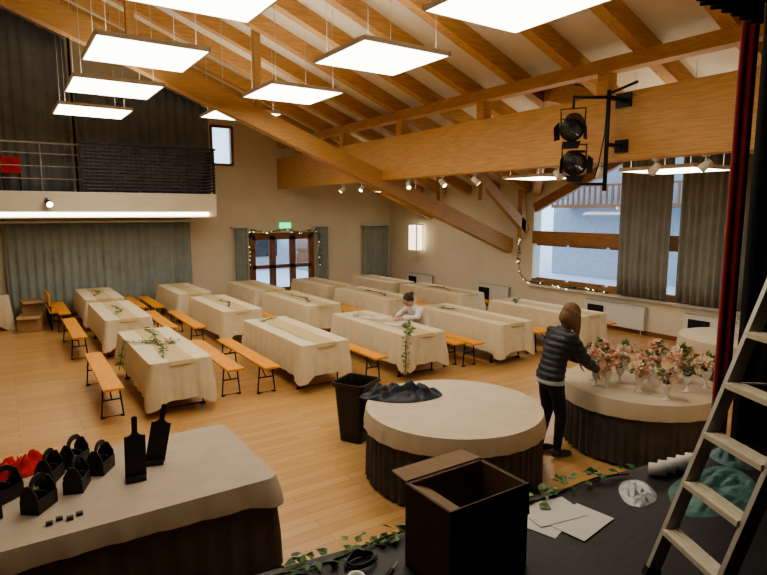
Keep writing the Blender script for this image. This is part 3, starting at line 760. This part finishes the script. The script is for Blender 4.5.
while z<Ht-.1:
    c=lp(z,Wd/2); mt=Matrix.Translation(c)@Matrix(((sd.x,ln.x,0,0),(sd.y,ln.y,0,0),(0,0,1,0),(0,0,0,1)))
    b.box(-Wd/2+.012,Wd/2-.012,-.04,.04,-.012,.012,M['step'],mt)
    for q in range(4): b.box(-Wd/2+.012,Wd/2-.012,-.036+q*.02,-.03+q*.02,.012,.014,M['step'],mt)
    z+=.225
c=lp(Ht,Wd/2,.04); mt=Matrix.Translation(c)@Matrix(((sd.x,ln.x,0,0),(sd.y,ln.y,0,0),(0,0,1,0),(0,0,0,1)))
b.box(-Wd/2-.02,Wd/2+.02,-.12,.12,-.01,.03,M['step'],mt)
for zz in (.4,1.0):
    f=zz/Ht
    a_=(P0+ln*1.15).lerp(lp(Ht-.03,0,.03),f);c_=a_+sd*Wd; b.beam(a_,c_,.02,.03,M['alu'])
b.tube([lp(.9,0),(P0+ln*1.15).lerp(lp(Ht-.03,0,.03),.5)],.006,M['alu'],6)
b.obj('step_ladder')
crumple('teal_fabric',3.42,1.58,SZ,.42,.2,.035,M['teal'],5,.1)
crumple('plastic_wrap',3.02,1.82,SZ,.18,.1,.03,M['film'],6,.6,30)
b=MB()
for i in range(5): b.tube([(3.3+i*.085,1.92-i*.012,SZ+.042),(3.36+i*.085,1.84-i*.012,SZ+.042)],.038,M['paper'],14)
b.obj('paper_rolls')
crumple('foliage_bag',4.0,1.72,SZ,.16,.16,.09,M['teal'],7,.2,30)
def tape(x,y,r,m,h=.045):
    b=MB(); b.lathe([(r*.6,0),(r,0),(r,h),(r*.6,h),(r*.6,0.001)],m,n=24); b.obj('tape_roll',(x,y,SZ))
tape(1.08,1.98,.05,M['tape']);tape(1.0,2.14,.045,M['blackp']);tape(1.2,2.02,.04,M['white']);tape(.92,2.0,.05,M['blackp'])
b=MB()
b.tube([(1.22,1.9,SZ+.016),(1.38,2.0,SZ+.016)],[.016,.013],M['blackp'],8);b.tube([(1.38,2.0,SZ+.016),(1.44,2.04,SZ+.016)],.004,M['alu'],6)
b.obj('screwdriver')
b=MB();b.tube([(1.2,1.80,SZ+.009),(1.28,1.84,SZ+.009),(1.36,1.86,SZ+.009)],.009,M['redc'],6);b.tube([(1.2,1.86,SZ+.009),(1.28,1.84,SZ+.009),(1.36,1.80,SZ+.009)],.009,M['redc'],6);b.beam((1.36,1.83,SZ+.009),(1.44,1.84,SZ+.009),.02,.008,M['alu']);b.obj('pliers')
b=MB();cp=[(1.30+.09*math.cos(t)*(1-.02*t),2.14+.05*math.sin(t),SZ+.008+.002*t) for t in [i*.4 for i in range(40)]];b.tube(cp,.006,M['blackp'],6);b.obj('cable_coil')
def carton(x,y,rz,w,d,h):
    b=MB();b.box(-w,w,-d,d,0,.01,M['card'])
    for s in (-1,1): b.box(-w,w,s*d-.005,s*d+.005,0,h,M['card']);b.box(s*w-.005,s*w+.005,-d,d,0,h,M['card']);b.prism([(-w,s*d,h),(w,s*d,h),(w*.95,s*(d+.14),h-.05),(-w*.95,s*(d+.14),h-.05)],(0,0,.006),M['card'])
    b.obj('cardboard_carton',(x,y,0),rz)
carton(.50,16.6,.1,.24,.22,.62); carton(.42,15.7,-.2,.24,.2,.38)
b=MB()
for i in range(4):
    x=1.0;y=15.5+i*.40
    b.box(x-.2,x+.2,y-.17,y+.17,.43,.46,M['orange']);b.box(x-.2,x-.17,y-.17,y+.17,.6,.85,M['orange'])
    for a in (-.17,.17):
        for c in (-.14,.14): b.tube([(x+a,y+c,0),(x+a,y+c,.44 if a>0 else .8)],.013,M['steel_d'],6)
b.obj('row_of_chairs')
b=MB(); drape(b,perim_rect(-.35,.35,-.4,.4),.76,lambda s:.1,M['cloth'],.02,26,.03,77); b.box(-.3,.3,-.35,.35,.1,.75,M['white'])
for sx in (-.25,.25):
    for sy in (-.3,.3): b.box(sx-.02,sx+.02,sy-.02,sy+.02,0,.12,M['steel_d'])
b.obj('side_table',(-.32,16.5,0))
b=MB()
for x,y,a in ((5.95,9.05,.2),(5.75,9.25,-.3),(5.7,9.75,.1),(5.8,8.4,.5)):
    mt=Matrix.Translation((x,y,0))@Matrix.Rotation(a,4,'Z'); b.box(-.11,.11,-.15,.15,.774+.001*a,.777+.001*a,M['paper'],mt)
b.obj('seating_cards')
b=MB();b.lathe([(.05,0),(.055,.09),(.05,.1)],M['ceramic'],n=14);b.obj('white_cup',(5.65,9.45,.775))

# ------------------------------------------------------------------ people
def bake(b,voxel,name,classify,parent,mats,disp=None,it=4):
    o=bpy.data.objects.new('tmp',b.mesh('tmp'));scene.collection.objects.link(o)
    r=o.modifiers.new('r','REMESH');r.mode='VOXEL';r.voxel_size=voxel;r.use_smooth_shade=True
    s=o.modifiers.new('s','SMOOTH');s.factor=.5;s.iterations=it
    dg=bpy.context.evaluated_depsgraph_get();dg.update()
    me=bpy.data.meshes.new_from_object(o.evaluated_get(dg));bpy.data.objects.remove(o)
    me.materials.clear()
    for m in mats: me.materials.append(m)
    if disp:
        ns=[v.normal.copy() for v in me.vertices]
        for v,n_ in zip(me.vertices,ns): v.co=v.co+n_*disp(v.co)
    for p in me.polygons:
        p.use_smooth=True; p.material_index=classify(p.center) if classify else 0
    ob=bpy.data.objects.new(name,me);scene.collection.objects.link(ob);ob.parent=parent
    return ob
def segd(p,a,c):
    d=c-a;t=max(0,min(1,(p-a).dot(d)/max(d.length_squared,1e-9)));return (p-a-d*t).length
def hand(b,w,d,n,s,curl,m):
    w=Vector(w);d=Vector(d).normalized();n=Vector(n);n=(n-d*n.dot(d)).normalized();s_=d.cross(n)*s
    rot=Matrix((d,s_,n)).transposed()
    b.rcone(w-d*.05,w+d*.02,.026,.025,m);b.ell(w+d*.05,(.05,.041,.016),m,rot=rot)
    for off,L in ((.031,.072),(.011,.08),(-.010,.075),(-.030,.058)):
        p=w+d*.082+s_*off;dd=d+s_*off*1.5;dd.normalize()
        for j,(f,r_) in enumerate(((.45,.0092),(.3,.0082),(.25,.0074))):
            dd=(dd+n*curl*(.5+.4*j)).normalized();q=p+dd*L*f;b.rcone(p,q,r_,r_*.93,m,8);p=q
    p=w+d*.022+s_*.028;dd=(s_*.75+d*.7+n*.25).normalized()
    for f,r_ in ((.04,.013),(.032,.0105),(.026,.009)):
        q=p+dd*f;b.rcone(p,q,r_,r_*.9,m,8);p=q;dd=(dd+d*.35+n*.25*curl-s_*.15).normalized()
def head(b,c,tilt,m):
    c=Vector(c);rt=Matrix.Rotation(tilt,3,'Y')
    T_=lambda x,y,z:c+rt@Vector((x,y,z))
    b.ell(T_(-.01,0,.02),(.095,.076,.095),m,rot=rt,n=24,k=16)
    b.ell(T_(.025,0,-.035),(.068,.058,.08),m,rot=rt,n=20,k=12)
    b.ell(T_(.06,0,-.09),(.026,.028,.02),m,rot=rt)
    b.rcone(T_(.085,0,.015),T_(.108,0,-.025),.009,.014,m,10)
    for s in (-1,1):
        b.ell(T_(.078,s*.03,.028),(.014,.026,.008),m,rot=rt)
        b.ell(T_(.06,s*.04,-.03),(.02,.022,.022),m,rot=rt)
        b.ell(T_(-.005,s*.077,-.01),(.02,.009,.03),m,rot=rt)
    return T_,rt
def face_parts(T_,rt,parent):
    b=MB()
    for s in (-1,1):
        b.ell(T_(.082,s*.031,.006),(.012,.014,.009),M['eye'],rot=rt,n=10,k=8);b.ell(T_(.0915,s*.031,.005),(.004,.006,.006),M['iris'],rot=rt,n=8,k=6)
        b.ell(T_(.088,s*.032,.03),(.006,.02,.004),M['hair_d'],rot=rt,n=8,k=6)
    b.ell(T_(.092,0,-.058),(.008,.022,.005),M['lips'],rot=rt,n=10,k=6);b.ell(T_(.09,0,-.067),(.008,.017,.006),M['lips'],rot=rt,n=10,k=6)
    b.obj('face',parent=parent)

def person_standing():
    root=bpy.data.objects.new('woman_standing',None);scene.collection.objects.link(root)
    V=Vector;S=M['skin'];b=MB()
    b.loft([(V((-.01,0,.80)),.10,.15,0),(V((-.03,0,.88)),.13,.178,.0),(V((-.01,0,.96)),.132,.178,.05),(V((.015,0,1.06)),.122,.162,.12),(V((.045,0,1.16)),.125,.168,.2),(V((.08,0,1.27)),.132,.185,.25),(V((.11,0,1.36)),.118,.188,.3),(V((.125,0,1.425)),.085,.14,.35),(V((.145,0,1.47)),.066,.075,.4)],S)
    L=[((-.0,.09,.86),(.03,.10,.48),.097,.064),((.03,.10,.48),(-.05,.11,.10),.062,.044),((-.0,-.09,.86),(.07,-.10,.49),.097,.064),((.07,-.10,.49),(.04,-.10,.10),.062,.044)]
    for a,c,r0,r1 in L: b.rcone(a,c,r0,r1,S)
    for ax,ay in ((-.05,.11),(.04,-.10)):
        b.rcone((ax-.03,ay,.05),(ax+.1,ay,.045),.042,.04,S);b.rcone((ax+.1,ay,.042),(ax+.16,ay+.0,.036),.038,.032,S)
    arms=[]
    for s,el,wr in ((1,(.25,.235,1.16),(.44,.15,1.04)),(-1,(.27,-.23,1.13),(.48,-.13,1.00))):
        sh=V((.115,s*.175,1.385));el=V(el);wr=V(wr);b.rcone(sh,el,.07,.058,S);b.rcone(el,wr,.056,.042,S);arms.append((sh,el,wr,s))
    b.rcone((.145,0,1.43),(.19,0,1.53),.052,.048,S)
    hc=V((.225,0,1.60));T_,rt=head(b,hc,.6,S)
    mats=[M['skin'],M['jacket'],M['pants'],M['shirt'],M['shoe'],M['sole']]
    nd=V((.4,0,.9)).normalized()
    def cl(p):
        if p.z<.022: return 5
        if p.z<.10: return 4
        for sh,el,wr,s in arms:
            if segd(p,sh,el)<.09 or segd(p,el,wr)<.07:
                if p.z>.9 and (p.x>.14 or abs(p.y)>.12) and (p-hc).length>.17: return 1
        if p.z<.86: return 2
        if p.z<.91: return 3
        if (p-V((.145,0,1.47))).dot(nd)<.03: return 1
        return 0
    def dp(p):
        if .91<p.z<1.46: return .011*abs(math.sin(p.z*math.pi/.07+p.x*6))+.006*noise.noise(p*14)
        if .1<p.z<.88: return .006*noise.noise(V((p.x*12,p.y*12,p.z*7)))
        return 0
    bake(b,.008,'body',cl,root,mats,dp)
    face_parts(T_,rt,root)
    h=MB()
    for sh,el,wr,s in arms:
        d=(wr-el).normalized();d=(d+V((.3,0,-.1))).normalized()
        hand(h,wr+d*.04,d,V((0,-s*.8,-.5)),s,.35,S)
    bake(h,.0042,'hands',None,root,[S],None,2)
    g=MB();HM=M['hair_b']
    g.ell(T_(-.024,0,.036),(.106,.093,.10),HM,rot=rt,n=24,k=16)
    g.ell(T_(-.05,0,-.03),(.07,.085,.10),HM,rot=rt,n=24,k=16)
    rr=random.Random(3)
    for i in range(30):
        a=math.radians(62+236*i/29)
        x0=.088*math.cos(a)-.012;y0=.084*math.sin(a)
        p=T_(x0,y0,.03);dn=V((.03,y0*.5,-1)).normalized()
        back=max(0,-math.cos(a))
        q=p+dn*rr.uniform(.10,.13)+V((-.03*back,0,0));q2=q+V((-.02*back+.03*(1-back),y0*.1,-1)).normalized()*rr.uniform(.07,.11)
        g.rcone(p,q,.024,.022,HM,8);g.rcone(q,q2,.022,.008,HM,8)
    bake(g,.006,'hair',None,root,[HM],lambda p:.0035*math.sin(math.atan2(p.y,p.x-.2)*36+3*noise.noise(p*6)),3)
    return root
def person_seated():
    root=bpy.data.objects.new('woman_seated',None);scene.collection.objects.link(root)
    V=Vector;S=M['skin'];b=MB()
    b.loft([(V((-.03,0,.49)),.10,.15,.1),(V((-.03,0,.54)),.13,.185,.15),(V((-.0,0,.63)),.12,.172,.3),(V((.04,0,.73)),.12,.17,.4),(V((.10,0,.84)),.125,.185,.45),(V((.15,0,.92)),.108,.19,.5),(V((.185,0,.975)),.08,.135,.55),(V((.21,0,1.01)),.062,.07,.6)],S)
    for s in (-1,1):
        b.rcone((.0,s*.09,.565),(.28,s*.22,.55),.086,.062,S);b.rcone((.28,s*.22,.55),(.2,s*.22,.10),.06,.042,S)
        b.rcone((.17,s*.22,.045),(.28,s*.23,.04),.04,.034,S)
    arms=[]
    for s,el,wr in ((1,(.30,.27,.83),(.50,.14,.825)),(-1,(.30,-.27,.83),(.52,-.08,.825))):
        sh=V((.165,s*.18,.94));el=V(el);wr=V(wr);b.rcone(sh,el,.07,.056,S);b.rcone(el,wr,.052,.038,S);arms.append((sh,el,wr,s))
    b.rcone((.2,0,.98),(.26,0,1.07),.052,.048,S)
    hc=V((.315,0,1.13));T_,rt=head(b,hc,.6,S)
    mats=[M['skin'],M['sweater'],M['jeans'],M['shoe']]
    nd=V((.5,0,.85)).normalized()
    def cl(p):
        if p.z<.09: return 3
        for sh,el,wr,s in arms:
            if (segd(p,sh,el)<.09 or segd(p,el,wr)<.066) and (p-hc).length>.15: return 1
        if p.z<.62 and (p.x>.06 or p.z<.5): return 2
        if (p-V((.21,0,1.01))).dot(nd)<.02: return 1
        return 0
    bake(b,.008,'body',cl,root,mats,lambda p:.010*noise.noise(p*11) if .5<p.z<1.0 else 0)
    face_parts(T_,rt,root)
    h=MB()
    for sh,el,wr,s in arms:
        d=(wr-el).normalized();d=V((d.x,d.y,-.05)).normalized();hand(h,wr+d*.04+V((0,0,-.008)),d,V((0,0,-1)),-s,.3 if s>0 else .6,S)
    bake(h,.0042,'hands',None,root,[S],None,2)
    b2=MB();e=arms[1][2];b2.tube([e+V((.125,.02,-.04)),e+V((.08,.02,.07))],.004,M['blackp'],6);b2.obj('pen',parent=root)
    g=MB();HM=M['hair_d'];g.ell(T_(-.026,0,.038),(.102,.09,.098),HM,rot=rt,n=24,k=16)
    g.ell(T_(-.05,0,-.01),(.065,.08,.075),HM,rot=rt,n=20,k=12)
    g.ell(T_(-.13,0,.05),(.042,.045,.042),HM,rot=rt)
    for s in (-1,1):
        g.rcone(T_(.03,s*.07,.05),T_(-.03,s*.078,-.01),.016,.02,HM,8)
    bake(g,.006,'hair',None,root,[HM],lambda p:.002*math.sin(p.y*260+4*noise.noise(p*8)),3)
    b3=MB()
    for s in (-1,1):
        ring=[T_(.105,s*.033+.021*math.cos(t),.005+.017*math.sin(t)) for t in [i*math.pi/6 for i in range(13)]];b3.tube(ring,.0025,M['blackp'],5)
        b3.tube([T_(.104,s*.054,.008),T_(.0,s*.08,.005)],.0022,M['blackp'],5)
    b3.tube([T_(.107,-.012,.008),T_(.107,.012,.008)],.0025,M['blackp'],5);b3.obj('glasses',parent=root)
    return root
w=person_standing(); w.location=(5.11,4.20,0); w.rotation_euler=(0,0,math.atan2(RT2[1]-4.20,RT2[0]-5.10)); w.scale=(1.02,1.02,1.02)
s=person_seated(); s.location=(6.70,8.72,0); s.rotation_euler=(0,0,math.pi)

# ------------------------------------------------------------------ world, camera
wd=bpy.data.worlds.new('sky');scene.world=wd;wd.use_nodes=True
bg=wd.node_tree.nodes['Background'];bg.inputs[0].default_value=(.66,.81,1,1);bg.inputs[1].default_value=2.5
cam=bpy.data.cameras.new('camera');co=bpy.data.objects.new('camera',cam);scene.collection.objects.link(co);scene.camera=co
cam.sensor_width=36;cam.lens=570/767*36;cam.clip_start=.05;cam.clip_end=200
co.location=(0,0,H)
yaw=math.radians(33.7);pt=math.radians(7.54)
F=Vector((math.sin(yaw)*math.cos(pt),math.cos(yaw)*math.cos(pt),-math.sin(pt)))
co.rotation_euler=F.to_track_quat('-Z','Y').to_euler()
scene.view_settings.view_transform='AgX'
scene.view_settings.look='AgX - Medium High Contrast'
scene.view_settings.exposure=0.0
